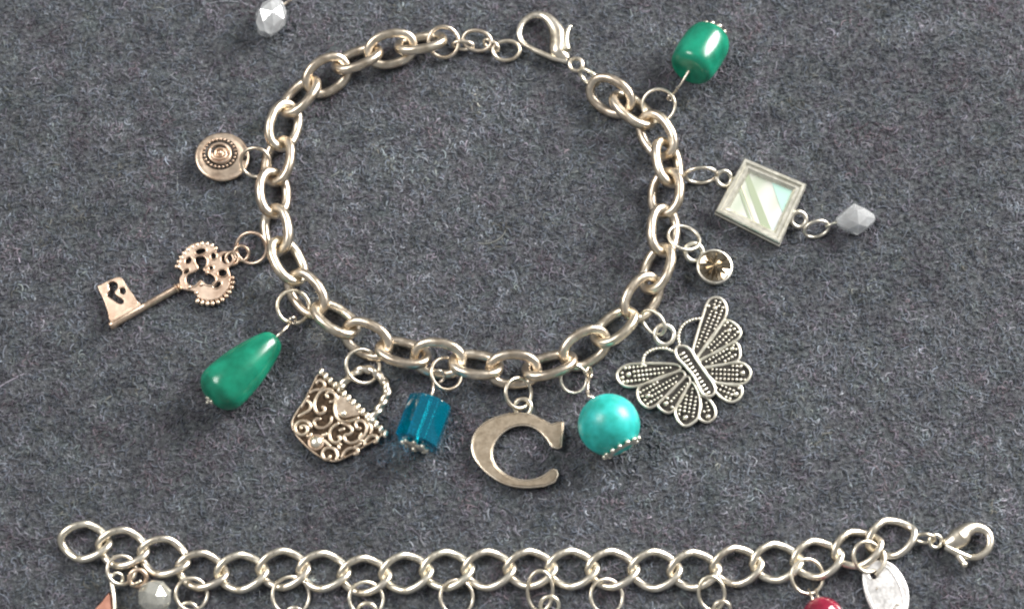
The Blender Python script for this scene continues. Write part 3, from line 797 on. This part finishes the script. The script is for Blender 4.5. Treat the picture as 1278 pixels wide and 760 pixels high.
def lower_left():
    t = thing('copper_charm', P(135, 745), 'copper-coloured charm on a long wire at the lower left corner', 'charm', 'charms on the lower bracelet')
    MB().ring(P(151.5, 711, 12), 17, 2.3, 70, 22).build('jump_ring', M['chain2'], t, 180)
    MB().tube(catmull([P(137, 715, 12), P(140, 732, 11), P(142.5, 748, 10), P(144, 775, 8)], 4), 2.6, n=8).build('wire_stem', M['chain2'], t, 180)
    MB().ring(P(146, 722, 11), 7, 1.8, 60, 30).build('wire_wrap', M['chain2'], t, 180)
    pl = catmull([P(118, 764), P(128, 752), P(138, 740), P(141, 752), P(140, 780), P(112, 790)], 4, True)
    MB().plate([pl], 2, 8, 2.0, 3).build('pendant', M['copper'], t, 50)
    g = thing('crystal_ball_charm', P(194, 745), 'clear grey faceted crystal ball near left end of the lower bracelet', 'charm', 'charms on the lower bracelet')
    c = P(193, 745, 21); prof = [(-21*math.cos(a), max(21*math.sin(a), 3)) for a in np.linspace(0.2, math.pi-0.2, 6)]
    cut_stone(c, (0.4, -0.6, 0.5), prof, 7).build('bead', M['smoky'], g, 1)
    MB().ring(P(172, 721, 14), 10, 2.6, 20, 26).build('eye', M['rose'], g, 180)
    MB().tube([P(163, 731, 14), P(172, 727, 16), P(176, 724, 17)], 1.8, n=8).build('pin_end', M['chain2'], g, 180)
lower_left()

def lower_right():
    t = thing('red_bead_charm', P(1027, 768), 'crimson bead on a wire ring near right end of the lower bracelet', 'charm', 'charms on the lower bracelet')
    MB().ring(P(1007.6, 719, 12), 20.5, 2.2, 60, 20).build('jump_ring', M['chain2'], t, 180)
    c = P(1027, 771, 24); prof = [(-25*math.cos(a), max(25*math.sin(a), 2)) for a in np.linspace(0.08, math.pi-0.08, 24)]
    MB().lathe(c, (0.2, 1, 0), prof, 32).build('bead', M['red'], t, 180)
    MB().tube([P(1009, 735, 14), P(1013, 745, 18), P(1018, 755, 22)], 1.7, n=8).build('head_pin', M['wire'], t, 180)
    MB().tube([P(1018, 735, 14), P(1021, 745, 18), P(1024, 755, 22)], 1.7, n=8).build('head_pin', M['wire'], t, 180)
    d = thing('oval_disc_charm', P(1104, 742), 'bright silver oval disc charm hanging by the lower clasp', 'charm', 'charms on the lower bracelet')
    K = Crop(980, 640, 6.33)
    o_ = catmull(K.path([(606,480),(640,420),(700,386),(780,384),(858,430),(920,510),(960,600),(970,700),(955,790),(900,850),(800,870),(710,820),(650,730),(614,620),(602,540)]), 4, True)
    h_ = circ(K.P(690, 495), 4.6, 5.6, 0, 16)
    MB().plate([o_, h_], 4, 9, 1.6, 3).build('disc', M['white_silver'], d, 50)
    r = catmull(K.path([(628,520),(640,600),(690,730),(760,820),(860,830),(930,770),(940,690),(900,560),(830,450),(760,410)], 9.2), 5)
    MB().tube(r, 1.0, n=6).build('engraved_rim', M['white_silver'], d, 180)
    for mk in ([(726,588),(720,604)], [(870,735),(884,722),(900,726)], [(852,760),(866,748)]):
        MB().tube(catmull(K.path(mk, 8.9), 4), 0.9, n=6).build('engraved_mark', M['pewter'], d, 180)
    MB().ring(K.P(650, 345, 14), 17.5, 2.3, 50, 24, ry=19).build('jump_ring', M['chain2'], d, 180)
    MB().tube(catmull(K.path([(775,300),(790,360),(770,430),(715,490)], 13), 5), 2.3, n=8).build('bail_wire', M['chain2'], d, 180)
lower_right()
